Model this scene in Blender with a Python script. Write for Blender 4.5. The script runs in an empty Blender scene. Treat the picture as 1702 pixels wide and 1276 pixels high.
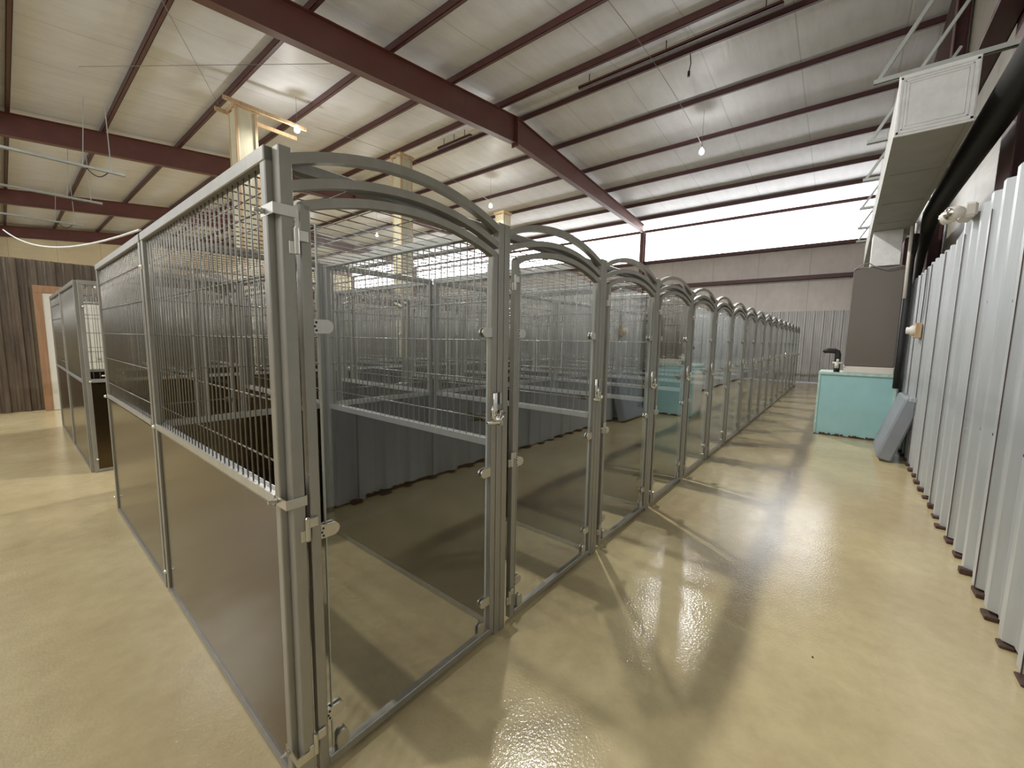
import bpy, math, random
from mathutils import Vector, Matrix
random.seed(7)
PI = math.pi
C = bpy.context.scene.collection
D = bpy.data

# ---------------------------------------------------------------- materials
def srgb(r, g, b):
    f = lambda c: (c/255/12.92) if c/255 <= .04045 else ((c/255+.055)/1.055)**2.4
    return (f(r), f(g), f(b), 1)

class NT:
    def __init__(s, name):
        s.m = D.materials.new(name); s.m.use_nodes = True
        s.t = s.m.node_tree; s.t.nodes.clear()
        s.out = s.n('ShaderNodeOutputMaterial')
        s.b = s.n('ShaderNodeBsdfPrincipled')
        s.l(s.b, 0, s.out, 0)
        s.co = s.n('ShaderNodeTexCoord')
    def n(s, t, **k):
        n = s.t.nodes.new(t)
        for a, v in k.items(): setattr(n, a, v)
        return n
    def l(s, a, ao, b, bi): s.t.links.new(a.outputs[ao], b.inputs[bi])
    def mp(s, scale=(1,1,1), loc=(0,0,0)):
        m = s.n('ShaderNodeMapping'); m.inputs['Scale'].default_value = scale
        m.inputs['Location'].default_value = loc
        s.l(s.co, 'Object', m, 0); return m
    def noise(s, scale=5, detail=4, rough=.5, mscale=(1,1,1)):
        m = s.mp(mscale); n = s.n('ShaderNodeTexNoise')
        n.inputs['Scale'].default_value = scale; n.inputs['Detail'].default_value = detail
        n.inputs['Roughness'].default_value = rough
        s.l(m, 0, n, 'Vector'); return n
    def ramp(s, src, stops, out=0):
        r = s.n('ShaderNodeValToRGB'); e = r.color_ramp.elements
        while len(e) < len(stops): e.new(.5)
        for i, (p, c) in enumerate(stops): e[i].position = p; e[i].color = c
        s.l(src, out, r, 0); return r
    def mix(s, a, b, fac=.5, mode='MIX', fsrc=None):
        m = s.n('ShaderNodeMix', data_type='RGBA', blend_type=mode)
        m.inputs[0].default_value = fac
        for i, x in ((6, a), (7, b)):
            if isinstance(x, tuple): m.inputs[i].default_value = x
            else: s.t.links.new(x.outputs[x.type == 'MIX' and 2 or 0], m.inputs[i])
        if fsrc is not None: s.t.links.new(fsrc.outputs[0], m.inputs[0])
        return m
    def col(s, x):
        if isinstance(x, tuple): s.b.inputs['Base Color'].default_value = x
        else: s.t.links.new(x.outputs[x.type == 'MIX' and 2 or 0], s.b.inputs['Base Color'])
        return s
    def set(s, rough=None, metal=None, spec=None, coat=None, emit=None, es=0, aniso=None):
        b = s.b.inputs
        if rough is not None: b['Roughness'].default_value = rough
        if metal is not None: b['Metallic'].default_value = metal
        if spec is not None: b['Specular IOR Level'].default_value = spec
        if coat is not None: b['Coat Weight'].default_value = coat
        if aniso is not None: b['Anisotropic'].default_value = aniso
        if emit is not None:
            b['Emission Color'].default_value = emit; b['Emission Strength'].default_value = es
        return s
    def bump(s, src, strength=.3, dist=.01):
        n = s.n('ShaderNodeBump'); n.inputs['Strength'].default_value = strength
        n.inputs['Distance'].default_value = dist
        s.l(src, 0, n, 'Height'); s.t.links.new(n.outputs[0], s.b.inputs['Normal']); return s

def G(v): return (v, v, v, 1)

def m_plain(name, c, rough=.5, metal=0, var=.12, scale=6, bump=0):
    t = NT(name); n = t.noise(scale, 5, .6)
    d = tuple(x*(1-var) for x in c[:3])+(1,); e = tuple(min(1, x*(1+var)) for x in c[:3])+(1,)
    t.col(t.ramp(n, [(.3, d), (.7, e)])).set(rough, metal)
    if bump: t.bump(n, bump, .004)
    return t.m

def m_floor():
    t = NT('epoxy_floor')
    a = t.noise(.7, 6, .6); b = t.noise(9, 8, .7)
    base = t.ramp(a, [(.32, srgb(176,155,112)), (.68, srgb(204,187,140))])
    blot = t.ramp(b, [(.3, G(.86)), (.62, G(1))])
    mx = t.mix(base, blot, 1, 'MULTIPLY')
    sp = t.noise(34, 3, .8); sr = t.ramp(sp, [(.22, (.30,.24,.17,1)), (.27, G(1))])
    mx2 = t.mix(mx, sr, .6, 'MULTIPLY')
    t.col(mx2).set(.2, 0, .5)
    c = t.noise(3.2, 3, .5); rr = t.ramp(c, [(.3, G(.07)), (.75, G(.17))])
    t.l(rr, 0, t.b, 'Roughness')
    m = t.mp((1,1,1)); v = t.n('ShaderNodeTexNoise'); v.inputs['Scale'].default_value = 75; v.inputs['Detail'].default_value = 3
    t.l(m, 0, v, 'Vector'); t.bump(v, .3, .004)
    return t.m

def m_insul(name, c, seam_axis=0, pitch=1.22, glow=0):
    t = NT(name)
    a = t.noise(1.1, 5, .6); b = t.noise(2.2, 6, .65, (.35, 2.2, 1))
    base = t.ramp(a, [(.25, tuple(x*.84 for x in c[:3])+(1,)), (.7, c)])
    wr = t.ramp(b, [(.28, G(.84)), (.6, G(1))])
    mx = t.mix(base, wr, .8, 'MULTIPLY')
    # lap seams
    sep = t.n('ShaderNodeSeparateXYZ'); t.l(t.co, 'Object', sep, 0)
    f = t.n('ShaderNodeMath', operation='PINGPONG'); f.inputs[1].default_value = pitch/2
    t.l(sep, seam_axis, f, 0)
    lr = t.n('ShaderNodeMath', operation='LESS_THAN'); lr.inputs[1].default_value = .012; t.l(f, 0, lr, 0)
    mm = t.mix(mx, tuple(x*.62 for x in c[:3])+(1,), .5); t.l(lr, 0, mm, 0)
    t.col(mm).set(.42, 0, .4)
    t.bump(b, .5, .03)
    return t.m

def m_sheet(name, c, rough, metal, streak=.2, sc=3, axis_scale=(14,14,.5)):
    t = NT(name); n = t.noise(sc, 6, .6, axis_scale)
    d = tuple(x*(1-streak) for x in c[:3])+(1,); e = tuple(min(1, x*(1+streak*.6)) for x in c[:3])+(1,)
    t.col(t.ramp(n, [(.3, d), (.7, e)])).set(rough, metal)
    return t.m

def m_stain(name='rust_stained_corrugated'):
    t = NT(name); n = t.noise(1.5, 8, .7, (5, 5, .45)); k = t.noise(2, 6, .6, (2,2,1.2))
    r = t.ramp(n, [(.28, srgb(46,36,27)), (.45, srgb(80,65,50)), (.6, srgb(98,86,70)), (.78, srgb(70,51,36))])
    q = t.ramp(k, [(.35, G(.6)), (.65, G(1))])
    t.col(t.mix(r, q, .7, 'MULTIPLY')).set(.6, .1)
    return t.m

def m_wood(name, a, b):
    t = NT(name); n = t.noise(2.5, 7, .6, (9, 9, .7))
    t.col(t.ramp(n, [(.3, a), (.7, b)])).set(.6)
    return t.m

def m_glass(name='clear_glass', tint=(.975,.985,.98,1)):
    t = NT(name); t.t.nodes.remove(t.b)
    geo = t.n('ShaderNodeNewGeometry')
    mr = t.n('ShaderNodeMapRange'); mr.inputs[3].default_value = 1.52; mr.inputs[4].default_value = 1/1.52
    t.l(geo, 'Backfacing', mr, 0)
    fr = t.n('ShaderNodeFresnel'); t.l(mr, 0, fr, 'IOR')
    tr = t.n('ShaderNodeBsdfTransparent'); tr.inputs[0].default_value = tint
    gl = t.n('ShaderNodeBsdfGlossy'); gl.inputs['Roughness'].default_value = .0
    gl.inputs[0].default_value = (.97,1,.99,1)
    mx = t.n('ShaderNodeMixShader'); t.l(fr, 0, mx, 0); t.l(tr, 0, mx, 1); t.l(gl, 0, mx, 2)
    t.l(mx, 0, t.out, 0)
    return t.m

def m_emit(name, c, s):
    t = NT(name); t.col((.8,.8,.8,1)).set(.5, emit=c, es=s); return t.m

def m_band(name, c, s):
    t = NT(name); n = t.noise(.5, 3, .5, (1, 1, .3))
    r = t.ramp(n, [(.3, tuple(x*.8 for x in c[:3])+(1,)), (.7, c)])
    t.col((.8,.8,.8,1)).set(.4); t.l(r, 0, t.b, 'Emission Color'); t.b.inputs['Emission Strength'].default_value = s
    return t.m

M = {}
M['floor'] = m_floor()
M['ceil'] = m_insul('white_vinyl_ceiling_insulation', srgb(214,216,220), 1, 1.83)
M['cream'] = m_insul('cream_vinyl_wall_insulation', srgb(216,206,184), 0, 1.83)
M['farcream'] = m_insul('pale_vinyl_wall_insulation', srgb(205,196,188), 1, 1.83)
M['iron'] = m_plain('red_oxide_steel', srgb(84,42,34), .5, .0, .16, 3)
M['irond'] = m_plain('dark_red_oxide_steel', srgb(70,36,34), .55, .0, .2, 4)
M['galv'] = m_sheet('galvanised_corrugated', srgb(190,195,198), .42, .35, .14, 2.5, (4,4,.35))
M['galvfar'] = m_sheet('dull_galvanised_corrugated', srgb(172,170,168), .5, .4, .25, 2.5, (5,5,.3))
M['stain'] = m_stain()
M['tube'] = m_sheet('satin_steel_tube', srgb(146,143,134), .38, .5, .12, 3, (6,6,2))
M['wire'] = m_sheet('bright_steel_wire', srgb(112,108,100), .34, .6, .1)
M['sheet'] = m_sheet('brushed_steel_sheet', srgb(82,69,51), .17, .88, .12, 2.5, (22,22,.5))
M['rail'] = m_sheet('pale_steel_channel', srgb(190,190,186), .38, .8, .08)
M['chrome'] = m_plain('polished_chrome', srgb(222,220,214), .1, 1, .03)
M['nickel'] = m_plain('brushed_nickel', srgb(186,182,172), .28, .95, .05, 20)
M['glass'] = m_glass()
M['edge'] = m_plain('polished_glass_edge', srgb(170,176,168), .2, 0, .05)
M['black'] = m_plain('black_rubber', srgb(9,8,9), .6, 0, .3)
M['teal'] = m_plain('teal_painted_board', srgb(150,200,202), .5, 0, .07, 3, .2)
M['tealw'] = m_plain('chipped_pale_trim', srgb(176,206,196), .6, 0, .2, 12)
M['furn'] = m_plain('grey_brown_enamel', srgb(92,84,76), .45, 0, .05, 1.5)
M['foil'] = m_plain('foil_faced_duct_board', srgb(226,227,224), .42, .1, .1, 9, .8)
M['ductgrey'] = m_plain('grey_duct_board', srgb(150,150,142), .6, .05, .08, 4, .3)
M['strut'] = m_plain('galvanised_strut', srgb(176,180,174), .4, .4, .08)
M['white'] = m_plain('white_plastic', srgb(222,216,204), .45, 0, .05)
M['wood'] = m_wood('raw_pine_timber', srgb(160,126,86), srgb(198,168,126))
M['ply'] = m_wood('pale_plywood', srgb(176,168,136), srgb(200,194,162))
M['door'] = m_plain('off_white_door_paint', srgb(220,218,206), .5, 0, .05, 2)
M['frame'] = m_wood('orange_brown_door_trim', srgb(128,90,60), srgb(156,116,80))
M['greyvinyl'] = m_plain('grey_plastic_slab', srgb(128,134,142), .5, 0, .1, 4, .4)
M['rag'] = m_plain('torn_grey_lining', srgb(168,172,176), .7, 0, .25, 30, 1)
M['rust'] = m_plain('rusty_crust', srgb(66,44,32), .85, 0, .4, 40, .8)
M['cable'] = m_plain('thin_grey_cable', srgb(120,116,108), .6)
M['wcable'] = m_plain('white_cable_sheath', srgb(226,226,222), .5)
M['band'] = m_band('backlit_translucent_panel', (1, .99, .98, 1), 5.5)
M['bandl'] = m_band('glowing_fill_panel', (.9, .95, 1, 1), 1.6)  # cool glow for the added fill panel behind the camera
M['bulb'] = m_emit('lit_lamp_globe', (1, .97, .9, 1), 30)

# ---------------------------------------------------------------- mesh builder
class MB:
    def __init__(s): s.v = []; s.f = []
    def add(s, vs, fs):
        o = len(s.v); s.v += [tuple(v) for v in vs]; s.f += [tuple(i+o for i in f) for f in fs]; return s
    def box(s, x0, y0, z0, x1, y1, z1, bev=0):
        if x0 > x1: x0, x1 = x1, x0
        if y0 > y1: y0, y1 = y1, y0
        if z0 > z1: z0, z1 = z1, z0
        if not bev:
            vs = [(x, y, z) for x in (x0, x1) for y in (y0, y1) for z in (z0, z1)]
            return s.add(vs, [(0,1,3,2), (4,6,7,5), (0,4,5,1), (2,3,7,6), (0,2,6,4), (1,5,7,3)])
        # box with bevelled edges along all three axes
        b = min(bev, (x1-x0)*.45, (y1-y0)*.45, (z1-z0)*.45)
        vs = []; idx = {}
        for sx in (0, 1):
            for sy in (0, 1):
                for sz in (0, 1):
                    X, Y, Z = (x0, x1)[sx], (y0, y1)[sy], (z0, z1)[sz]
                    ix, iy, iz = X+(b, -b)[sx], Y+(b, -b)[sy], Z+(b, -b)[sz]
                    for a, p in (('x', (X, iy, iz)), ('y', (ix, Y, iz)), ('z', (ix, iy, Z))):
                        idx[(sx, sy, sz, a)] = len(vs); vs.append(p)
        fs = []
        def q(*k): fs.append(tuple(idx[i] for i in k))
        for t in (0, 1):
            o = [(0,0), (1,0), (1,1), (0,1)]
            q(*[(t, a, c, 'x') for a, c in (o if t else o[::-1])])
            q(*[(a, t, c, 'y') for a, c in (o[::-1] if t else o)])
            q(*[(a, c, t, 'z') for a, c in (o if t else o[::-1])])
        for a in (0, 1):
            for c in (0, 1):
                k = [(a, c, 0, 'x'), (a, c, 1, 'x'), (a, c, 1, 'y'), (a, c, 0, 'y')]; q(*(k if a != c else k[::-1]))
                k = [(a, 0, c, 'x'), (a, 1, c, 'x'), (a, 1, c, 'z'), (a, 0, c, 'z')]; q(*(k[::-1] if a != c else k))
                k = [(0, a, c, 'y'), (1, a, c, 'y'), (1, a, c, 'z'), (0, a, c, 'z')]; q(*(k if a != c else k[::-1]))
        for sx in (0, 1):
            for sy in (0, 1):
                for sz in (0, 1):
                    k = [(sx, sy, sz, a) for a in 'xyz']; q(*(k if (sx+sy+sz) % 2 else k[::-1]))
        return s.add(vs, fs)
    def tube(s, pts, r, n=6, cap=True):
        pts = [Vector(p) for p in pts]; rs = r if isinstance(r, (list, tuple)) else [r]*len(pts)
        rings = []; prev = None
        for i, p in enumerate(pts):
            d = (pts[min(i+1, len(pts)-1)]-pts[max(i-1, 0)]).normalized()
            if prev is None:
                a = Vector((0,0,1)) if abs(d.z) < .9 else Vector((1,0,0)); u = d.cross(a).normalized()
            else: u = (prev-d*prev.dot(d)).normalized()
            prev = u; w = d.cross(u)
            rings.append([p+(u*math.cos(2*PI*k/n+PI/n)+w*math.sin(2*PI*k/n+PI/n))*rs[i] for k in range(n)])
        vs = [v for rg in rings for v in rg]; fs = []
        for i in range(len(pts)-1):
            for k in range(n):
                a = i*n+k; b = i*n+(k+1) % n; fs.append((a, b, b+n, a+n))
        if cap: fs += [tuple(range(n))[::-1], tuple((len(pts)-1)*n+k for k in range(n))]
        return s.add(vs, fs)
    def sweep(s, pts, w, h, up=(0,1,0)):
        """rectangular bar along pts: w across 'up' axis, h in the bending plane"""
        pts = [Vector(p) for p in pts]; U = Vector(up); vs = []; fs = []
        for i, p in enumerate(pts):
            d = (pts[min(i+1, len(pts)-1)]-pts[max(i-1, 0)]).normalized()
            nrm = d.cross(U).normalized(); u2 = nrm.cross(d).normalized()
            for a, b in ((-1,-1), (1,-1), (1,1), (-1,1)): vs.append(p+u2*(a*w/2)+nrm*(b*h/2))
        for i in range(len(pts)-1):
            for k in range(4):
                a = i*4+k; b = i*4+(k+1) % 4; fs.append((a, b, b+4, a+4))
        fs += [(0,1,2,3)[::-1], tuple((len(pts)-1)*4+k for k in range(4))]
        return s.add(vs, fs)
    def cyl(s, c, axis, r, l, n=16, r2=None):
        c = Vector(c); a = Vector(axis).normalized()
        return s.tube([c-a*l/2, c+a*l/2], [r, r if r2 is None else r2], n)
    def lathe(s, c, axis, prof, n=20):
        c = Vector(c); a = Vector(axis).normalized(); u = a.orthogonal().normalized(); w = a.cross(u)
        vs = []; fs = []
        for (r, h) in prof:
            for k in range(n):
                t = 2*PI*k/n; vs.append(c+a*h+(u*math.cos(t)+w*math.sin(t))*max(r, 1e-5))
        for i in range(len(prof)-1):
            for k in range(n): fs.append((i*n+k, i*n+(k+1) % n, (i+1)*n+(k+1) % n, (i+1)*n+k))
        return s.add(vs, fs)
    def ibeam(s, p0, p1, depth, width, tf=.014, tw=.01, up=(0,0,1), d2=None):
        """I section: p0,p1 are the TOP centreline; depth downward along up, may taper to d2"""
        p0, p1, up = Vector(p0), Vector(p1), Vector(up); d = (p1-p0).normalized(); side = d.cross(up).normalized()
        d2 = depth if d2 is None else d2
        def slab(a0, a1, t0, t1, hw):   # between heights a (at p0) and t (at p1)
            vs = []
            for p, (h0, h1) in ((p0, (a0, a1)), (p1, (t0, t1))):
                for sgn in (-1, 1):
                    for h in (h0, h1): vs.append(p+side*hw*sgn-up*h)
            s.add(vs, [(0,1,3,2), (4,6,7,5), (0,4,5,1), (2,3,7,6), (0,2,6,4), (1,5,7,3)])
        slab(0, tf, 0, tf, width/2); slab(depth-tf, depth, d2-tf, d2, width/2); slab(tf, depth-tf, tf, d2-tf, tw/2)
        return s
    def mesh(s, name, mat):
        me = D.meshes.new(name); me.from_pydata(s.v, [], s.f); me.materials.append(mat)
        import bmesh
        b = bmesh.new(); b.from_mesh(me); bmesh.ops.recalc_face_normals(b, faces=b.faces[:]); b.to_mesh(me); b.free()
        return me
    def obj(s, name, mat, parent=None, smooth=False, loc=None):
        me = s.mesh(name, mat)
        if smooth:
            for p in me.polygons: p.use_smooth = True
        return link(name, me, parent, loc)

def link(name, me, parent=None, loc=None):
    o = D.objects.new(name, me); C.objects.link(o)
    if parent is not None: o.parent = parent
    if loc: o.location = loc
    return o
def tag(o, label=None, cat=None, group=None, kind=None):
    if label: o['label'] = label
    if cat: o['category'] = cat
    if group: o['group'] = group
    if kind: o['kind'] = kind
    return o
def empty(name, loc=(0,0,0), rz=0):
    o = D.objects.new(name, None); C.objects.link(o); o.location = loc; o.rotation_euler = (0,0,rz); o.empty_display_size = .1; return o
def struct(name, mb, mat, **k):
    return tag(mb.obj(name, mat, **k), kind='structure')

# ---------------------------------------------------------------- the building
XE, XF, XL = -.5, 20.4, -5.0          # eave line by the camera, far wall, wall behind the camera
YR, YG = -2.62, 34.9                   # end wall (right), other end wall
XR = 9.77                              # ridge
def ztop(x):                           # top of the rafters = underside of purlins
    return 7.2+.107*(x+.2) if x <= XR else 8.27-.0885*(x-XR)

b = MB(); b.add([(XL,YR,0), (XF,YR,0), (XF,YG,0), (XL,YG,0), (XL,YR,-.1), (XF,YR,-.1), (XF,YG,-.1), (XL,YG,-.1)],
    [(0,1,2,3), (7,6,5,4), (0,4,5,1), (1,5,6,2), (2,6,7,3), (3,7,4,0)])
struct('floor', b, M['floor'])

# ceiling: insulation blanket sagging between purlins
PURL = [-.05, 1.75, 3.52, 5.28, 7.1, 8.95, 10.05, 11.95, 13.9, 15.85, 17.78, 19.5]
b = MB(); xs = [XL] + [XE]
edges = [XE]+PURL[:6]+[XR]+PURL[6:]+[XF]
xs = [XL]
for i in range(len(edges)-1):
    for k in range(6): xs.append(edges[i]+(edges[i+1]-edges[i])*k/6)
xs.append(XF)
def zc(x):
    z = ztop(x)+.165 if x > XE else ztop(XE)+.165
    for i in range(len(edges)-1):
        if edges[i] <= x <= edges[i+1]:
            t = (x-edges[i])/(edges[i+1]-edges[i]); z -= .035*math.sin(PI*t)
    return z
ys = [YR+(YG-YR)*k/48 for k in range(49)]
vs = [(x, y, zc(x)+.005*math.sin(y*2.3+x)) for x in xs for y in ys]
fs = [(i*49+j, i*49+j+1, (i+1)*49+j+1, (i+1)*49+j) for i in range(len(xs)-1) for j in range(48)]
b.add(vs, fs); o = struct('ceiling', b, M['ceil'], smooth=True)

# corrugated sheet: profile along u, height z
def corrug(u0, u1, pitch, depth, z0, z1, place, top=None, rag=0):
    prof = [(0,0), (.62,0), (.70,1), (.92,1), (1.0,0)]
    mb = MB(); pts = []; n = int((u1-u0)/pitch)+1
    for i in range(n):
        for (t, h) in prof[:-1]: 
            u = u0+(i+t)*pitch
            if u <= u1: pts.append((u, h*depth, i))
    vs = []
    for (u, h, i) in pts:
        zt = z1 if top is None else top(u)
        random.seed(i); zb = z0+(random.random()*rag if rag else 0)
        vs += [place(u, h, zb), place(u, h, zt)]
    fs = [(2*i, 2*i+2, 2*i+3, 2*i+1) for i in range(len(pts)-1)]
    # minor stiffening ribs in the flats
    mb.add(vs, fs)
    for i in range(n):
        for t in (.22, .42):
            u = u0+(i+t)*pitch
            if u < u1-.05:
                zt = z1 if top is None else top(u)
                mb.add([place(u-.018, .0, z0+.03), place(u, .009, z0+.03), place(u+.018, 0, z0+.03), place(u-.018, 0, zt-.01), place(u, .009, zt-.01), place(u+.018, 0, zt-.01)],
                       [(0,1,4,3), (1,2,5,4)])
    return mb
YW = -2.16
def topR(u):
    random.seed(int(u/.9)+3); return 2.74+random.uniform(-.03,.03) if u < 5.4 else 2.62+random.uniform(-.06,.06)
mb = corrug(XL, XF, .3, .038, 0.015, 2.7, lambda u, h, z: (u, YW+h, z), topR, .04)
struct('wall_right', mb, M['galv'])
mb = MB(); mb.box(XL, YW-.03, 0, XF, YW-.01, .05)
struct('baseboard_right', mb, M['rust'])
mb = MB()
random.seed(5)
for i in range(84):
    x = XL+.19+i*.3
    mb.box(x-.035+random.uniform(-.02,.02), YW-.004, 0, x+.05+random.uniform(-.02,.03), YW+.05+random.uniform(-.01,.02), .012+random.uniform(0,.03), .004)
tag(mb.obj('rust_debris', M['rust']), 'crumbled rust and dirt along the foot of the grey corrugated wall', 'debris', kind='stuff')
mb = MB()
for i in range(28): mb.box(XL+.2+i*.9, YW+.036, .03, XL+.206+i*.9, YW+.0405, 2.6)
struct('trim_2', mb, M['rust'])
# screws on the corrugated wall
mb = MB(); random.seed(9)
for x in [XL+.11+.3*i for i in range(60)]:
    for z in (1.02, 1.9):
        mb.cyl((x+random.uniform(-.03,.03), YW+.004, z+random.uniform(-.05,.05)), (0,1,0), .009, .014, 6)
struct('trim_1', mb, M['black'])
# end wall insulation above
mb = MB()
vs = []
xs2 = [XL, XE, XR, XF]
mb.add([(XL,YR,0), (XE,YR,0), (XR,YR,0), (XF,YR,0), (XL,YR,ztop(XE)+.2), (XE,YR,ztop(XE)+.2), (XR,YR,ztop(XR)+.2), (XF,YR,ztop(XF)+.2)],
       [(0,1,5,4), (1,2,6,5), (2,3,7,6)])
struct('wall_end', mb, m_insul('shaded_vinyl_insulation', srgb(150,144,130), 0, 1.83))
# opposite end wall
mb = MB()
mb.add([(XL,YG,0), (XE,YG,0), (XR,YG,0), (XF,YG,0), (XL,YG,ztop(XE)+.2), (XE,YG,ztop(XE)+.2), (XR,YG,ztop(XR)+.2), (XF,YG,ztop(XF)+.2)],
       [(0,1,5,4), (1,2,6,5), (2,3,7,6)])
struct('wall_back', mb, m_insul('warm_cream_insulation', srgb(226,208,166), 0, 1.83))
# far wall
mb = MB(); mb.add([(XF,YR,2.9), (XF,YG,2.9), (XF,YG,5.6), (XF,YR,5.6)], [(0,1,2,3)])
struct('wall_far', mb, M['farcream'])
mb = corrug(YR, YG, .3, .04, .02, 2.93, lambda u, h, z: (XF-.03-h, u, z))
struct('trim_far_corrugated', mb, M['galvfar'])
mb = corrug(YR, YG, .3, .03, 5.6, 7.53, lambda u, h, z: (XF-.0-h, u, z))
struct('window_1', mb, M['band'])
for i, (z0, z1) in enumerate(((4.2, 4.36), (5.46, 5.6))):
    mb = MB(); mb.box(XF-.2, YR, z0, XF-.02, YG, z0+.012).box(XF-.2, YR, z1-.012, XF-.02, YG, z1).box(XF-.2, YR, z0, XF-.188, YG, z1)
    tag(mb.obj('wall_girt', M['irond']), ('lower' if i == 0 else 'upper')+' dark red steel girt running across the far wall'+(' between cream insulation' if i == 0 else ' under the bright translucent panels'), 'girt')
mb = MB(); mb.box(XF-.08, YR, 7.03, XF-.01, YG, 7.16)
tag(mb.obj('eave_strut', M['irond']), 'dark red eave strut above the bright panels on the far wall', 'beam')
# wall behind the camera with an unseen glowing panel added as fill light
mb = MB(); mb.add([(XL,YR,0), (XL,YG,0), (XL,YG,3.0), (XL,YR,3.0), (XL,YG,6.4), (XL,YR,6.4), (XL,YG,7.5), (XL,YR,7.5)], [(0,1,2,3), (5,4,6,7)])
struct('wall_left', mb, M['cream'])
mb = MB(); mb.add([(XL,YR,3.0), (XL,YG,3.0), (XL,YG,6.4), (XL,YR,6.4)], [(0,1,2,3)])
struct('fill_panel', mb, M['bandl'])

# purlins (Z-section)
names = ['second','third','fourth','fifth','sixth','seventh','eighth','ninth','tenth','eleventh','twelfth','thirteenth']
for i, x in enumerate(PURL):
    mb = MB(); z = ztop(x); s = 1 if x < XR else -1
    mb.box(x-.004, YR+.05, z, x+.004, YG, z+.2).box(x-.004, YR+.05, z, x+.075*s, YG, z+.01).box(x+.004, YR+.05, z+.19, x-.075*s, YG, z+.2)
    mb.box(x+.065*s, YR+.05, z, x+.075*s, YG, z+.025)
    o = mb.obj('roof_purlin', M['irond'])
    if i < 6: lab = '%s dark red roof purlin on the near slope counted from the left eave' % (['first']+names)[i]
    else: lab = '%s dark red roof purlin beyond the ridge counted toward the bright panels' % (['first']+names)[i-6]
    tag(o, lab, 'purlin', 'roof purlins under the insulation')

# rigid frames
YFR = [6.98, 16.12, 25.28, 34.4]
fl = ['nearest deep dark red rafter crossing above the kennels, bolted at the ridge',
      'dark red rafter running behind the first boxed wooden column',
      'third dark red rafter, just beyond the first hanging door track',
      'farthest dark red rafter, against the cream end wall']
for i, y in enumerate(YFR):
    root = empty('steel_frame', (XE, y, 0)); tag(root, fl[i], 'beam', 'rigid steel frames')
    mb = MB(); zt = lambda x: ztop(x)-.005
    mb.ibeam((0, 0, zt(XE)), (XR-XE, 0, zt(XR)), zt(XE)-6.59, .2, d2=zt(XR)-7.5)
    mb.box(XR-XE-.02, -.12, 7.42, XR-XE+.02, .12, zt(XR))
    for z in (7.46, 7.6, 7.9, 8.1):
        mb.cyl((XR-XE, -.07, z), (1,0,0), .018, .09, 6).cyl((XR-XE, .07, z), (1,0,0), .018, .09, 6)
    mb.obj('rafter', M['iron'], root)
    mb = MB(); mb.ibeam((XR-XE, 0, zt(XR)), (XF-.3-XE, 0, zt(XF-.3)), zt(XR)-7.5, .2, d2=.32)
    mb.obj('rafter', M['iron'], root)
    mb = MB(); mb.ibeam((XF-.22-XE-.16, 0, 0), (XF-.22-XE-.16, 0, zt(XF)-.32), .26, .2, up=(-1,0,0)); mb.obj('column', M['iron'], root)
    mb = MB(); mb.ibeam((.02, 0, 0), (.02, 0, 6.9), .35, .2, up=(1,0,0)) if y > 10 else mb.ibeam((.02,0,6.2), (.02,0,6.9), .3, .2, up=(1,0,0))
    if y > 10: mb.obj('column', M['iron'], root)
# left eave beam
mb = MB(); mb.ibeam((XE-.12, YR, 7.15), (XE-.12, YG, 7.15), .4, .16); tag(mb.obj('eave_beam', M['black']), 'blackened eave beam along the left edge of the ceiling', 'beam')

# right end wall framing
mb = MB(); zt = lambda x: ztop(x)-.005
mb.ibeam((XE, -2.5, zt(XE)), (XR, -2.5, zt(XR)), .35, .2).ibeam((XR, -2.5, zt(XR)), (XF-.28, -2.5, zt(XF-.28)), .35, .2)
tag(mb.obj('end_rafter', M['irond']), 'dark red rafter hugging the right end wall above the duct', 'beam')
for i, x in enumerate((5.75, 10.6, 15.6, .6)):
    mb = MB(); mb.ibeam((x, -2.41, 0), (x, -2.41, zt(x)-.36), .18, .5 if i == 0 else .3, up=(0,1,0))
    tag(mb.obj('end_column', M['irond']), ['wide dark red column rising behind the corrugated wall beside the emergency lamp',
        'dark red column on the right wall just past the furnace', 'dark red column on the right wall near the far corner', 'dark red column on the right wall nearest the camera'][i], 'column')
for z, w in ((4.75, 'above the duct'),):
    mb = MB(); mb.box(XE, -2.41, z, XF-.3, -2.2, z+.012).box(XE, -2.21, z-.03, XF-.3, -2.2, z+.03).box(XE, -2.41, z, XF-.3, -2.40, z+.18)
    tag(mb.obj('end_girt', M['irond']), 'dark girt along the right end wall '+w, 'girt')

# brown partition + door
mb = corrug(XL, 20.3, .25, .04, .01, 2.95, lambda u, h, z: (u, 11.0-h, z))
struct('wall_partition', mb, M['stain'])
DX0, DX1 = -.09, .95
d = empty('door_1', (DX0, 10.92, 0)); d['kind'] = 'structure'
mb = MB(); mb.box(0, -.03, 0, .115, .03, 2.45, .006).box(DX1-DX0-.115, -.03, 0, DX1-DX0, .03, 2.45, .006).box(0, -.035, 2.32, DX1-DX0, .03, 2.46, .006); mb.obj('door_frame', M['frame'], d)
mb = MB(); mb.box(.115, -.01, .01, DX1-DX0-.115, .03, 2.32)
for z0, z1 in ((.2, 1.0), (1.15, 2.15)):
    for x0, x1 in ((.2, .48), (.56, .84)): mb.box(x0, -.018, z0, x1, -.01, z1, .004)
lf = mb.obj('door_leaf', M['door'], d)
mb = MB(); mb.lathe((.82, -.02, 1.02), (0,-1,0), [(0,.0),(.025,0),(.012,.02),(.012,.04),(.028,.05),(.028,.07),(0,.08)]); mb.obj('door_knob', M['nickel'], lf, smooth=True)

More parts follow.
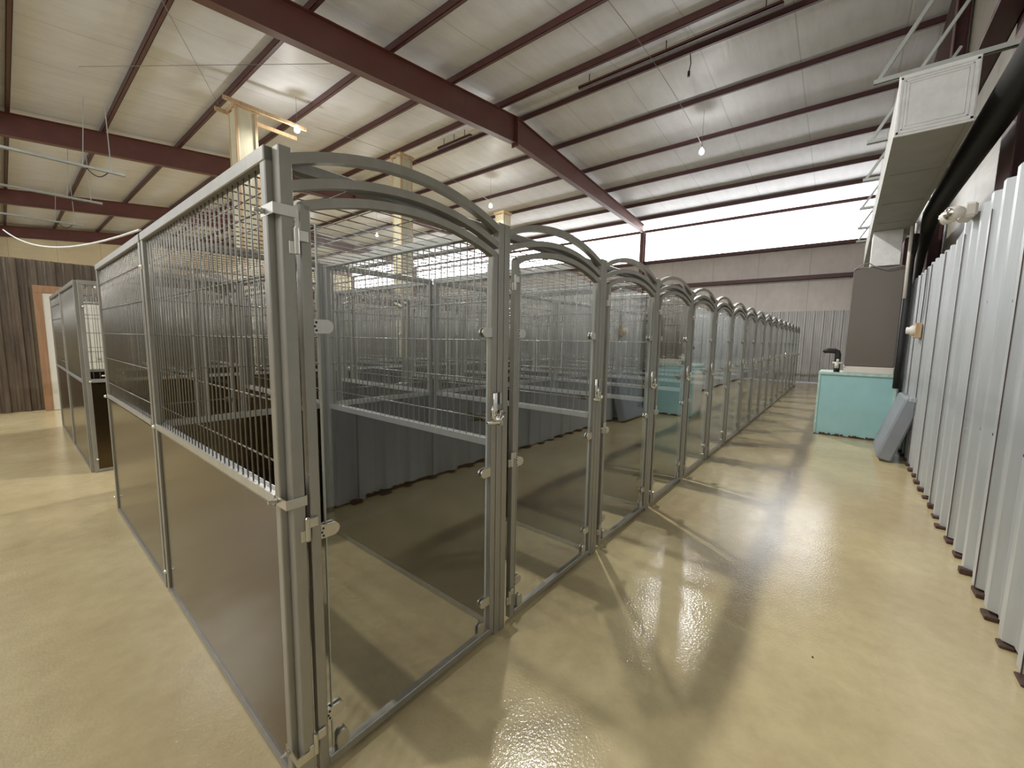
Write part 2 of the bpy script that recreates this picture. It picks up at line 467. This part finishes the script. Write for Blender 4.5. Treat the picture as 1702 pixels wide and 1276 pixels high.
# boxed wooden columns
for i, (x, y, zt_) in enumerate(((3.62, 10.7, 7.1), (8.35, 10.7, 7.6), (13.6, 10.7, 7.05))):
    r = empty('boxed_column', (x, y, 0))
    tag(r, ['pale boxed timber column rising behind the near kennel corner, lamp bracket at its top',
            'pale boxed timber column seen through the first arched gate, under the ridge',
            'short looking boxed timber column top above the junction of first and second gates'][i], 'column', 'boxed timber columns')
    h = .24
    mb = MB(); mb.box(-h+.04, -h+.012, 0, h-.04, -h+.03, zt_-.12).box(-h+.04, h-.03, 0, h-.04, h-.012, zt_-.12).box(-h+.012, -h+.04, 0, -h+.03, h-.04, zt_-.12).box(h-.03, -h+.04, 0, h-.012, h-.04, zt_-.12)
    mb.obj('plywood_casing', M['ply'], r)
    for sx in (-1, 1):
        for sy in (-1, 1):
            mb = MB(); mb.box(sx*h, sy*h, 0, sx*(h-.06), sy*(h-.06), zt_, .004); mb.obj('corner_post', M['wood'], r)
    mb = MB()
    mb.box(-h-.04, -h-.04, zt_-.1, h+.04, -h, zt_, .004).box(-h-.04, h, zt_-.1, h+.04, h+.04, zt_, .004).box(-h-.04, -h, zt_-.1, -h, h, zt_, .004).box(h, -h, zt_-.1, h+.04, h, zt_, .004)
    mb.obj('collar', M['wood'], r)
    if i == 0:
        for y_, z_ in ((-h-.08, zt_-.05), (h+.02, zt_-.12)):
            mb = MB(); mb.box(-.5, y_, z_, 1.42, y_+.05, z_+.09, .004); mb.obj('lamp_arm', M['wood'], r)

# bare lamps and their cables
LX, LY = (4.75, 12.35, -2.85), (2.25, 10.3, 18.4, 26.5)  # last lamp column is out of view, added to brighten the near kennel inside
LZ = 6.98
for ix, x in enumerate(LX):
    for iy, y in enumerate(LY):
        if ix != 1 and iy > 1: continue
        r = empty('ceiling_lamp', (x, y, LZ))
        tag(r, {(0,0): 'bare lit lamp above the first kennels', (0,1): 'bare lit lamp beside the first boxed wooden column',
                (1,0): 'bare lit lamp hanging below the right ceiling purlins above the aisle', (1,1): 'bare lit lamp just left of the third boxed column top',
                (2,0): 'added unseen fill lamp in the side bay left of the near kennel', (2,1): 'added unseen fill lamp in the side bay before the brown partition',
                (1,2): 'bare lit lamp seen through the first kennel roof wires', (1,3): 'farthest bare lit lamp toward the end wall'}[(ix, iy)], 'lamp', 'bare ceiling lamps')
        mb = MB(); mb.lathe((0,0,0), (0,0,-1), [(0,-.06),(.03,-.05),(.06,-.01),(.07,.04),(.055,.08),(.02,.105),(0,.11)]); mb.obj('bulb', M['bulb'], r, smooth=True)
        mb = MB(); mb.lathe((0,0,.05), (0,0,1), [(0,0),(.035,0),(.035,.07),(.018,.09),(0,.09)]); mb.obj('socket', M['white'], r, smooth=True)
        mb = MB(); mb.tube([(0,0,.13), (0,0,(ztop(x) if x > XE else 7.3)-LZ+.02)], .005, 5); mb.obj('drop_cord', M['cable'], r)
        L = D.lights.new('lamp_light', 'SPOT'); L.spot_size = 2.9; L.spot_blend = .5; L.energy = 380 if ix == 2 else 900; L.color = (1, .97, .92); L.shadow_soft_size = .1
        lo = D.objects.new('lamp_light', L); C.objects.link(lo); lo.parent = r; lo.location = (0,0,-.14)
        L = D.lights.new('lamp_glow', 'POINT'); L.energy = 45; L.color = (1, .97, .93); L.shadow_soft_size = .05
        lo = D.objects.new('lamp_glow', L); C.objects.link(lo); lo.parent = r; lo.location = (0,0,-.35)
for (p, q, lab) in (((4.75,2.25,7.13), (12.35,2.25,7.13), 'thin grey cable leading down to the lamp above the aisle'),
                    ((4.75,10.3,7.13), (12.35,10.3,7.13), 'thin grey cable strung between the lamps by the boxed columns')):
    mb = MB(); n = 14
    mb.tube([(p[0]+(q[0]-p[0])*k/n, p[1], p[2]+.28-.28*(2*k/n-1)**2*0 - .28*(1-4*(k/n)*(1-k/n))) for k in range(n+1)], .006, 5)
    tag(mb.obj('lamp_cable', M['cable']), lab, 'cable')
mb = MB(); mb.tube([(1.0,7.0,7.15), (3.4,11.3,7.1)], .006, 5); tag(mb.obj('brace_rod', M['cable']), 'thin brace rod crossing the ceiling toward the first boxed column', 'rod')
mb = MB(); mb.tube([(.9,11.6,7.1), (4.9,7.0,7.4)], .006, 5); tag(mb.obj('brace_rod', M['cable']), 'thin brace rod slanting right under the upper left ceiling', 'rod')
# metal strips and plug cord near the ridge
for i, (x, y0, y1, z) in enumerate(((9.45, .1, 4.6, 8.1), (9.5, 8.6, 10.2, 8.1))):
    mb = MB(); mb.box(x-.04, y0, z, x+.04, y1, z+.02).box(x-.04, y0, z, x-.03, y1, z+.07).box(x+.03, y0, z, x+.04, y1, z+.07)
    for y in (y0+.3, (y0+y1)/2, y1-.3): mb.box(x-.008, y-.01, z+.02, x+.008, y+.01, z+.3)
    tag(mb.obj('strip_fixture', M['irond']), ['long thin metal strip hung between the two ridge purlins', 'short metal strip between the ridge purlins, left of the near rafter'][i], 'strip')
mb = MB(); mb.tube([(10.07,2.0,8.25), (10.08,1.98,8.05), (10.1,2.02,7.9)], .012, 6).cyl((10.1,2.02,7.85), (0,0,1), .03, .12, 8)
tag(mb.obj('plug_cord', M['black']), 'short black cord with a plug dangling from the ridge purlin', 'cord')

# overhead door tracks at upper left
for i, (y, z) in enumerate(((13.3, 5.53), (17.1, 5.55), (21.6, 5.57))):
    r = empty('door_track', (XE, y, z)); tag(r, ['nearest grey overhead door track hanging at upper left', 'middle grey overhead door track hanging at upper left, before the third rafter',
        'farthest grey overhead door track hanging at upper left'][i], 'track', 'overhead door tracks')
    mb = MB(); mb.box(0, -.03, 0, 2.25, -.022, .06).box(0, -.03, 0, 2.25, .03, .008).box(0, .022, 0, 2.25, .03, .03); mb.obj('rail', M['strut'], r)
    for x, w in ((1.5, .5), (2.0, -.1)):
        mb = MB(); mb.sweep([(x, 0, .03), (x+w*.25, w*.2, 1.0+.107*x+.5)], .06, .012); mb.obj('hanger', M['strut'], r)
    mb = MB(); mb.tube([(1.55+.2*t*2, 0, .02-.16*math.sin(PI*t)) for t in [k/10 for k in range(11)]], .012, 6); mb.obj('strap', M['black'], r)
mb = MB(); n = 16
P0, P1 = Vector((-.40, 8.0, 2.99)), Vector((.02, 1.78, 2.15))
mb.tube([P0.lerp(P1, k/n)-Vector((0,0,.16*4*(k/n)*(1-k/n))) for k in range(n+1)], .007, 6)
tag(mb.obj('white_cable', M['wcable']), 'white cable sagging from the left eave to the top of the near kennel side', 'cable')
mb = MB(); mb.tube([(-.52, 8.0, 2.99), (-.54, 8.3, 3.6), (-.5, 8.1, 4.2), (-.55, 8.3, 5.0), (-.5, 8.0, 5.8), (-.58, 8.2, 6.78)], .03, 8)
tag(mb.obj('white_hose', M['wcable']), 'white hose hanging at the left edge below the eave beam', 'hose')

# ---------------------------------------------------------------- kennels
W, DP, H = 1.067, 1.76, 2.13
def arch_pts(x0, x1, z0, rise, y, n=20):
    out = []
    half = (x1-x0)/2; R = (half*half+rise*rise)/(2*rise); cx = (x0+x1)/2; cz = z0+rise-R; a = math.asin(half/R)
    for k in range(n+1):
        t = -a+2*a*k/n; out.append((cx+R*math.sin(t), y, cz+R*math.cos(t)))
    return out
T = .038
MS = {}
def reg(k, mb, mat, smooth=False):
    me = mb.mesh(k, M[mat])
    if smooth:
        for p in me.polygons: p.use_smooth = True
    MS[k] = me
reg('post', MB().box(0, -.02, 0, .04, .022, H, .003), 'tube')
for sfx, xa in (('', .030), ('_corner', .060)):
    reg('canopy_top'+sfx, MB().sweep(arch_pts(xa, W-.03, H-.036, .10, 0), .036, .031), 'tube')
    reg('canopy_low'+sfx, MB().sweep(arch_pts(xa, W-.03, H-.113, .095, 0), .036, .029), 'tube')
    reg('top_rail'+sfx, MB().box(xa, .024, H-.05, W-.03, .06, H-.012, .003), 'tube')
# side panel, origin at its front foot, runs +Y
y0, y1 = .023, DP
reg('side_frame', MB().box(-.016, y0, .005, .016, y0+.036, H, .003).box(-.016, y1-.036, .005, .016, y1, H, .003)
    .box(-.019, y0, H-.045, .019, y1, H, .003).box(-.014, y0+.03, .008, .014, y1-.03, .035), 'tube')
reg('side_rail', MB().box(-.019, y0+.036, 1.018, .019, y1-.036, 1.024).box(-.019, y0+.036, 1.018, -.016, y1-.036, 1.055).box(.016, y0+.036, 1.018, .019, y1-.036, 1.055)
    .box(-.016, y0+.036, 1.04, .016, y1-.036, 1.046), 'rail')
reg('side_sheet', MB().box(-.005, y0+.03, .03, .005, y1-.03, 1.022), 'sheet')
mb = MB(); y = y0+.062
while y < y1-.04: mb.tube([(0,y,1.04), (0,y,H-.04)], .003, 6); y += .0515
for z in (1.155, 1.362, 1.565, 1.763, 1.964): mb.tube([(.0065,y0+.03,z), (.0065,y1-.03,z)], .0035, 6)
reg('side_grid', mb, 'wire', True)
# back / front plain panel along +X, origin at left
x0, x1 = .03, W-.03
reg('back_frame', MB().box(x0, -.016, .005, x0+.036, .016, H, .003).box(x1-.036, -.016, .005, x1, .016, H, .003)
    .box(x0, -.019, H-.045, x1, .019, H, .003).box(x0+.03, -.014, .008, x1-.03, .014, .035), 'tube')
reg('back_rail', MB().box(x0+.036, -.019, 1.018, x1-.036, .019, 1.024).box(x0+.036, -.019, 1.018, x1-.036, -.016, 1.055).box(x0+.036, .016, 1.018, x1-.036, .019, 1.055)
    .box(x0+.036, -.016, 1.04, x1-.036, .016, 1.046), 'rail')
reg('back_sheet', MB().box(x0+.03, -.005, .03, x1-.03, .005, 1.022), 'sheet')
mb = MB(); x = x0+.062
while x < x1-.04: mb.tube([(x,0,1.04), (x,0,H-.04)], .003, 6); x += .0515
for z in (1.155, 1.362, 1.565, 1.763, 1.964): mb.tube([(x0+.03,-.0065,z), (x1-.03,-.0065,z)], .0035, 6)
reg('back_grid', mb, 'wire', True)
mb = MB(); y = .12
while y < DP-.03: mb.tube([(.02,y,H-.03), (W-.02,y,H-.03)], .003, 6); y += .112
x = .13
while x < W-.05: mb.tube([(x,.05,H-.036), (x,DP,H-.036)], .003, 6); x += .185
reg('roof_grid', mb, 'wire', True)
# gate, local x from gx0..gx1
gx0, gx1 = .092, 1.022
mb = MB(); s_ = .034
mb.box(gx0, -.018, .022, gx0+s_, .016, 1.978, .003).box(gx1-s_, -.018, .022, gx1, .016, 1.978, .003).box(gx0+s_, -.018, .022, gx1-s_, .016, .056, .003)
mb.sweep(arch_pts(gx0+.012, gx1-.012, 1.972, .083, -.001), .034, .029)
reg('gate', mb, 'tube')
# glass with arched top just under the arch
mb = MB(); n = 16; px = []
for k in range(n+1):
    x = gx0+.056+(gx1-gx0-.11)*k/n; t = (2*k/n-1); px.append((x, 1.922+.07*(1-t*t)))
vs = [(x, yy, z) for yy in (-.005, .004) for (x, z) in ([(px[0][0], .066)]+px+[(px[-1][0], .066)])]
m_ = n+3
fs = [tuple(range(m_)), tuple(range(m_, 2*m_))[::-1]]+[(i, (i+1) % m_, m_+(i+1) % m_, m_+i) for i in range(m_)]
mb.add(vs, fs); reg('glass_panel', mb, 'glass')
reg('glass_edge', MB().box(gx0+.054, -.0055, .066, gx0+.0575, .0045, 1.93).box(gx1-.0545, -.0055, .066, gx1-.0525, .0045, 1.93), 'edge')
def clip(w=.07, h=.045):
    mb = MB()
    for yy in (-.014, .006):
        n = 10; prof = [(0,-h/2), (w-h/2,-h/2)]+[(w-h/2+h/2*math.sin(PI*k/n), -h/2*math.cos(PI*k/n)) for k in range(1, n)]+[(w-h/2,h/2), (0,h/2)]
        c = len(prof); vs = [(x, yy+d_, z) for d_ in (0,.008) for (x, z) in prof]
        mb.add(vs, [tuple(range(c)), tuple(range(c, 2*c))[::-1]]+[(i, (i+1) % c, c+(i+1) % c, c+i) for i in range(c)])
    mb.box(0, -.012, -h/2+.003, .018, .012, h/2-.003)
    return mb
mb = clip()
reg('glass_clip', mb, 'nickel')
mb = MB()
for x_, z_ in ((.010,.013), (.010,-.013), (.005,0)): mb.cyl((x_,-.0145,z_), (0,1,0), .004, .002, 10)
reg('clip_screws', mb, 'black')
mb = MB(); mb.box(-.012, -.026, .002, .022, -.018, .036, .002).box(-.036, -.024, -.04, -.014, -.012, .0, .002).cyl((-.014,-.024,.0), (0,0,1), .0085, .076, 12)
reg('hinge', mb, 'nickel')
# latch: back plate, lever, bolt
mb = MB(); mb.box(-.014, -.03, -.03, .014, -.018, .12, .003)
mb.tube([(0,-.03,0), (0,-.075,0)], .011, 10)
mb.tube([(0,-.07,0), (-.03,-.078,-.004), (-.065,-.08,.0), (-.085,-.082,.02), (-.09,-.085,.045), (-.088,-.088,.07)], [.011,.010,.009,.008,.007,.006], 8)
mb.tube([(-.04,-.075,-.0), (.0,-.05,.015), (.06,-.035,.012)], [.009,.008,.006], 8)
mb.tube([(-.095,-.06,-.012), (-.02,-.06,-.02), (0,-.055,-.03)], [.009,.012,.008], 8)
reg('latch', mb, 'chrome', True)
reg('strike_plate', MB().box(-.006, -.034, -.05, .02, -.02, .03, .002).box(-.006,-.034,.06,.008,-.02,.12,.002), 'nickel')
mb = MB(); mb.box(-.019, -.0235, -.016, .044, -.0205, .016).box(-.022, -.0235, -.016, -.019, .066, .016)
mb.cyl((-.034,.045,0), (1,0,0), .0055, .03, 10).cyl((-.028,.045,0), (1,0,0), .0095, .008, 6)
reg('corner_clamp', mb, 'nickel')
mb = MB(); mb.lathe((-.02,0,0), (-1,0,0), [(.014,0),(.014,.004),(.009,.012),(0,.016)], 10); reg('bolt', mb, 'chrome', True)

def put(k, name, parent, loc=(0,0,0), rot=None):
    o = D.objects.new(name, MS[k]); C.objects.link(o); o.parent = parent; o.location = loc
    if rot: o.rotation_euler = rot
    return o
def panel(root, kind, loc, x=True):
    f = put(kind+'_frame', kind+'_panel', root, loc)
    put(kind+'_sheet', 'solid_sheet', f); put(kind+'_grid', 'wire_grid', f); put(kind+'_rail', 'middle_rail', f)
    return f
def gate_set(root, detail=2):
    g = put('gate', 'gate', root)
    put('glass_panel', 'glass_panel', g)
    if detail >= 1: put('glass_edge', 'glass_edge', g)
    if detail >= 1:
        for z in (1.605, .908, .218):
            put('glass_clip', 'glass_clip', g, (gx0+s_-.004, 0, z)); put('glass_clip', 'glass_clip', g, (gx1-s_+.004, 0, z), (0, PI, 0))
        for x in (gx0+.09, gx1-.09): put('glass_clip', 'glass_clip', g, (x, 0, .05), (0, -PI/2, 0))
        for z in (1.86, .94, .16): put('hinge', 'hinge', g, (gx0, 0, z))
        put('latch', 'latch', g, (gx1-.016, 0, 1.19))
    if detail >= 2:
        for z in (1.605, .908, .218): put('clip_screws', 'clip_screws', g, (gx0+s_-.002, 0, z))
    return g
ordn = ['first','second','third','fourth','fifth','sixth','seventh','eighth','ninth','tenth','eleventh','twelfth','thirteenth','fourteenth','fifteenth','sixteenth','seventeenth']
NK = 17
for k in range(NK):
    r = empty('dog_kennel', (k*W, 0, 0))
    lab = {0: 'nearest steel dog kennel with arched glass gate and long solid side at the corner',
           NK-1: 'farthest tiny steel dog kennel at the end of the front gate row'}.get(k, '%s arched glass-gated dog kennel from the near corner, along the aisle' % ordn[k])
    tag(r, lab, 'kennel', 'front row of arched glass-gated kennels')
    dx = .034 if k == 0 else 0
    put('post', 'post', r, (dx+.002, 0, 0)); put('post', 'post', r, (W-.042, 0, 0))
    cx_ = '_corner' if k == 0 else ''
    put('canopy_top'+cx_, 'canopy_arch', r); put('canopy_low'+cx_, 'canopy_arch', r); put('top_rail'+cx_, 'top_rail', r)
    gate_set(r, 2 if k < 4 else 1)
    panel(r, 'side', (dx*.9, 0, 0)); panel(r, 'back', (0, DP+.022, 0)); put('roof_grid', 'roof_grid', r)
    put('strike_plate', 'strike_plate', r, (W-.03, 0, 1.19))
    if k == NK-1: panel(r, 'side', (W, 0, 0))
    if k == 0:
        for z in (1.945, 1.04, .13): put('corner_clamp', 'corner_clamp', r, (dx+.002, 0, z))
        for z in (1.945, 1.03, .13): put('bolt', 'bolt', r, (dx, DP, z))
Y2 = DP+.044
YF2 = Y2+DP
for k in range(NK):
    r = empty('dog_kennel', ((k+1)*W, YF2, 0), PI)
    lab = {0: 'steel dog kennel directly behind the nearest one, showing the far half of the solid side'}.get(k, 'second-row dog kennel backing onto the %s glass-gated kennel from the corner' % ordn[k])
    tag(r, lab, 'kennel', 'second row of kennels backing onto the front row')
    put('post', 'post', r, (.002, 0, 0)); put('post', 'post', r, (W-.042-(.034 if k == 0 else 0), 0, 0))
    put('canopy_top', 'canopy_arch', r); put('canopy_low', 'canopy_arch', r); put('top_rail', 'top_rail', r)
    gate_set(r, 1 if k < 6 else 0); panel(r, 'side', (0, 0, 0)); put('roof_grid', 'roof_grid', r)
    if k == 0:
        panel(r, 'side', (W-.031, 0, 0))
        for z in (1.945, 1.03, .13): put('bolt', 'bolt', r, (W-.031, .02, z), (0, 0, PI))
Y3 = 5.11
for k in range(NK):
    r = empty('dog_kennel', (k*W, Y3, 0))
    tag(r, {0: 'free-standing dark steel kennel block at far left in front of the white door'}.get(k, 'third-row kennel with solid lower front, %s from the left end' % ordn[k]), 'kennel', 'third row of kennels across the rear aisle')
    panel(r, 'side', (.018, 0, 0)); panel(r, 'back', (0, 0, 0)); panel(r, 'back', (0, DP+.022, 0)); put('roof_grid', 'roof_grid', r)
    if k == 0:
        for z in (1.85, 1.03, .15): put('bolt', 'bolt', r, (.06, -.0, z), (0, 0, PI/2))
for k in range(6):
    r = empty('dog_kennel', ((k+1)*W, Y3+.05+2*DP, 0), PI)
    tag(r, {0: 'rear half of the free-standing kennel block nearest the white door'}.get(k, 'fourth-row kennel behind the %s third-row kennel from the left end' % ordn[k]), 'kennel', 'fourth row of kennels before the brown partition')
    put('post', 'post', r, (.002, 0, 0)); put('post', 'post', r, (W-.042, 0, 0)); put('canopy_top', 'canopy_arch', r); put('canopy_low', 'canopy_arch', r); put('top_rail', 'top_rail', r)
    gate_set(r, 0); panel(r, 'side', (0, 0, 0)); put('roof_grid', 'roof_grid', r)
    if k == 0: panel(r, 'side', (W-.018, 0, 0))

# ---------------------------------------------------------------- right side: furnace, cabinet, duct
TX = 8.46
r = empty('teal_cabinet', (TX, -1.6, 0)); tag(r, 'teal painted plywood cabinet on the floor under the furnace', 'cabinet')
mb = MB(); mb.box(0, -.44, .0, .75, .55, 1.06, .004); mb.obj('box_body', M['teal'], r)
mb = MB(); mb.box(-.02, -.46, 1.06, .77, .565, 1.105, .004); mb.obj('top_board', M['tealw'], r)
mb = MB(); mb.box(-.012, -.455, .02, .01, -.425, 1.06).box(-.012, .535, .02, .0, .565, 1.06); mb.obj('edge_trim', M['tealw'], r)
mb = MB(); mb.box(.08, .55, .06, .67, .562, .98).box(.13, .562, .11, .62, .567, .93); mb.obj('side_door', M['white'], r)
mb = MB(); random.seed(3)
for i in range(40):
    y = -.44+.98*i/39; mb.box(-.012-random.random()*.02, y-.015, 0, .0, y+.012+random.random()*.015, random.random()*.035+.008, .002)
mb.obj('chipped_base', M['rust'], r)
r = empty('furnace', (TX+.02, -1.67, 1.106)); tag(r, 'tall grey-brown furnace cabinet standing on the teal box', 'furnace')
mb = MB(); mb.box(0, -.33, .11, .66, .30, 1.73, .012); mb.obj('housing', M['furn'], r)
mb = MB(); mb.box(-.015, -.33, 0, .66, .31, .11, .01); mb.obj('plinth', M['white'], r)
mb = MB(); mb.tube([(.0,.30,1.70), (-.03,.2,1.78), (-.03,.12,1.8), (-.03,.05,1.74), (-.03,-.1,1.68), (-.03,-.3,1.72)], .008, 6); mb.obj('loose_wire', M['cable'], r)
# black drain pipe with white valve
r = empty('drain_pipe', (TX, -1.3, 1.106)); tag(r, 'black drain pipe with white valve on the left of the furnace', 'pipe')
mb = MB(); mb.tube([(.06,.025,0), (.06,.025,.3), (.06,.035,.34), (.05,.07,.36), (.03,.17,.365), (.02,.21,.355), (.015,.235,.35)], [.045,.045,.045,.045,.045,.04,.015], 12); mb.obj('elbow', M['black'], r, smooth=True)
mb = MB(); mb.cyl((-.03,.03,.12), (0,0,1), .03, .1, 12).cyl((-.03,.02,.16), (0,1,0), .016, .14, 10).cyl((-.03,.02,.2), (0,0,1), .02, .05, 10); mb.obj('valve', M['white'], r, smooth=True)
# black insulated hoses beside the furnace
for i, (pts, rr) in enumerate((([(9.3,-2.19,.9), (9.28,-2.19,1.8), (9.25,-2.2,2.6), (9.2,-2.22,3.1), (9.0,-2.24,3.45), (8.6,-2.235,3.6), (7.5,-2.235,3.62), (4.0,-2.235,3.62), (1.5,-2.235,3.62)], [.04,.04,.045,.06,.09,.115,.12,.125,.125]),
                               ([(8.34,-2.035,.9), (8.33,-2.035,1.5), (8.36,-2.04,2.2), (8.38,-2.035,2.9), (8.45,-2.08,3.28)], .045))):
    mb = MB(); mb.tube(pts, rr, 14); tag(mb.obj('insulated_hose', M['black'], smooth=True), ['fat black flexible duct running high along the right wall behind the foil duct', 'black insulated hose standing between furnace and corrugated wall'][i], 'hose')
mb = MB(); mb.tube([(8.25,-2.0,2.3), (8.27,-2.0,3.38)], .022, 10)
tag(mb.obj('conduit', M['white'], smooth=True), 'pale conduit standing against the black hose above the furnace', 'pipe')
# foil duct
r = empty('air_duct', (4.62, -1.78, 3.42)); tag(r, 'foil-wrapped rectangular air duct running along the right wall to the furnace', 'duct')
mb = MB(); mb.box(.012, -.24, 0, 7.9, .24, .5, .006); mb.obj('duct_body', M['ductgrey'], r)
mb = MB(); mb.box(0, -.245, -.004, .012, .245, .504, .004); mb.obj('end_cap', M['foil'], r)
mb = MB(); fr = lambda a, t: (mb.box(-.006, -a, .25-a, 0, a, .25-a+t, .002), mb.box(-.006, -a, .25+a-t, 0, a, .25+a, .002), mb.box(-.006, -a, .25-a, 0, -a+t, .25+a, .002), mb.box(-.006, a-t, .25-a, 0, a, .25+a, .002))
fr(.235, .02); fr(.205, .012); fr(.18, .008); mb.obj('foil_tape', M['foil'], r)
mb = MB(); mb.box(.0, -.246, -.007, 4.4, -.2, .0).box(0, .2, -.007, 4.4, .246, 0)
for x in (1.1, 2.3, 3.4): mb.box(x, -.243, -.006, x+.06, .243, 0)
mb.obj('seam_tape', M['ductgrey'], r)
mb = MB(); mb.box(3.95, -.15, -.56, 4.42, .21, 0, .006); mb.obj('drop_plenum', M['foil'], r)
# strut brackets
for i, x in enumerate((4.72, 6.15, 7.6, 9.2, 10.8, 12.2)):
    r = empty('duct_bracket', (x, -1.36, 3.95)); tag(r, '%s triangular galvanised strut bracket along the duct from the near end' % ordn[i], 'bracket', 'strut brackets holding the duct')
    mb = MB(); mb.box(-.02, -.92, -.0, .02, 0, .006).box(-.02, -.92, 0, -.015, 0, .045).box(.015, -.92, 0, .02, 0, .045); mb.obj('arm', M['strut'], r)
    mb = MB(); mb.sweep([(0, -.02, .01), (0, -.85, 1.5)], .042, .03, up=(1,0,0)); mb.obj('brace', M['strut'], r)
   

# emergency lamp
r = empty('emergency_lamp', (4.78, -2.12, 2.72)); tag(r, 'white twin-head emergency lamp at the top of the corrugated wall', 'lamp')
mb = MB(); mb.box(-.13, .0, -.06, .13, .09, .06, .02); mb.obj('housing', M['white'], r)
for sx, sz in ((-.1, -.01), (.1, .01)):
    mb = MB(); a = (sx*3.2, .55, sz*3-.1)
    mb.lathe((sx*1.15, .11, sz), a, [(0,-.03), (.035,-.025), (.05,.0), (.055,.07), (.05,.075)], 18); h = mb.obj('lamp_head', M['white'], r, smooth=True)
    mb = MB(); mb.lathe((sx*1.15, .11, sz), a, [(.05,.073), (.045,.085), (.02,.093), (0,.095)], 18); mb.obj('reflector', M['chrome'], h, smooth=True)
# outlet on a wooden block
r = empty('wall_outlet', (7.2, -2.12, 1.78)); tag(r, 'white round fitting on a small wooden block on the corrugated wall', 'outlet')
mb = MB(); mb.box(-.11, 0, -.1, .11, .06, .1, .004); mb.obj('wooden_block', M['wood'], r)
mb = MB(); mb.lathe((0,.06,0), (0,1,0), [(.07,0), (.07,.03), (.045,.05), (.045,.08), (0,.085)], 18); mb.obj('round_fitting', M['white'], r, smooth=True)
mb = MB(); mb.tube([(7.2,-2.11,1.88), (7.19,-2.112,2.2), (7.2,-2.112,2.6)], .006, 6); tag(mb.obj('outlet_wire', M['black']), 'thin dark wire running up the wall from the wooden block', 'wire')
# leaning slab
r = empty('leaning_slab', (6.9, -1.8, 0)); tag(r, 'grey padded slab with torn end leaning against the corrugated wall', 'slab')
mb = MB(); mb.box(0, -.17, 0, .95, 0, .88, .022); o = mb.obj('slab_body', M['greyvinyl'], r); o.rotation_euler = (math.radians(15.5), 0, 0); o.location = (0, 0, .048)
mb = MB(); random.seed(4)
for i in range(16):
    x = random.uniform(0,.08); y = random.uniform(-.165,-.02); z = .86+random.uniform(0,.03)
    mb.box(x-.01, y, z-.05*random.random(), x+.03, y+.035, z+.02, .006)
o = mb.obj('torn_lining', M['rag'], r); o.rotation_euler = (math.radians(15.5), 0, 0); o.location = (0, 0, .048)
# floor scraps
mb = MB(); mb.tube([(.0,.0,.004), (.03,.015,.005), (.055,.0,.005), (.05,-.02,.005), (.03,-.03,.004)], .0022, 5)
o = mb.obj('string_scrap', M['black'], loc=(-.188, -.012, 0)); tag(o, 'curled dark scrap of string on the floor at lower left', 'scrap')
random.seed(21)
for i, (x, y, lab) in enumerate(((1.95,-1.35,'tiny dark speck on the open floor of the right aisle'), (.55,-1.9,'dark crumb on the floor near the bottom right'))):
    mb = MB(); mb.box(-.006,-.004,0,.006,.004,.005,.002); tag(mb.obj('floor_crumb', M['rust'], loc=(x,y,0)), lab, 'crumb')

# ---------------------------------------------------------------- camera, world, view
cam = D.cameras.new('camera'); co = D.objects.new('camera', cam); C.objects.link(co)
f = 679.5; cam.sensor_fit = 'HORIZONTAL'; cam.sensor_width = 36; cam.lens = f*36/1702; cam.clip_start = .02; cam.clip_end = 200
yaw, pitch, roll = [math.radians(a) for a in (38.896, 6.236, .9656)]
cy, sy, cp, sp = math.cos(yaw), math.sin(yaw), math.cos(pitch), math.sin(pitch)
fw = Vector((cy*cp, sy*cp, -sp)); r0 = Vector((sy, -cy, 0)); u0 = r0.cross(fw)
rt = math.cos(roll)*r0+math.sin(roll)*u0; up = -math.sin(roll)*r0+math.cos(roll)*u0
m = Matrix(((rt.x, up.x, -fw.x, -.505), (rt.y, up.y, -fw.y, -1.347), (rt.z, up.z, -fw.z, 1.574), (0,0,0,1)))
co.matrix_world = m
sc = bpy.context.scene; sc.camera = co
w = D.worlds.new('world'); sc.world = w; w.use_nodes = True
w.node_tree.nodes['Background'].inputs[0].default_value = (.8,.85,.9,1); w.node_tree.nodes['Background'].inputs[1].default_value = .3
sc.view_settings.view_transform = 'Standard'; sc.view_settings.look = 'None'; sc.view_settings.exposure = .14; sc.view_settings.gamma = 1.18
cy_ = sc.cycles
cy_.use_denoising = True; cy_.max_bounces = 10; cy_.diffuse_bounces = 5; cy_.glossy_bounces = 6; cy_.transparent_max_bounces = 24
cy_.caustics_reflective = False; cy_.caustics_refractive = False; cy_.sample_clamp_indirect = 6
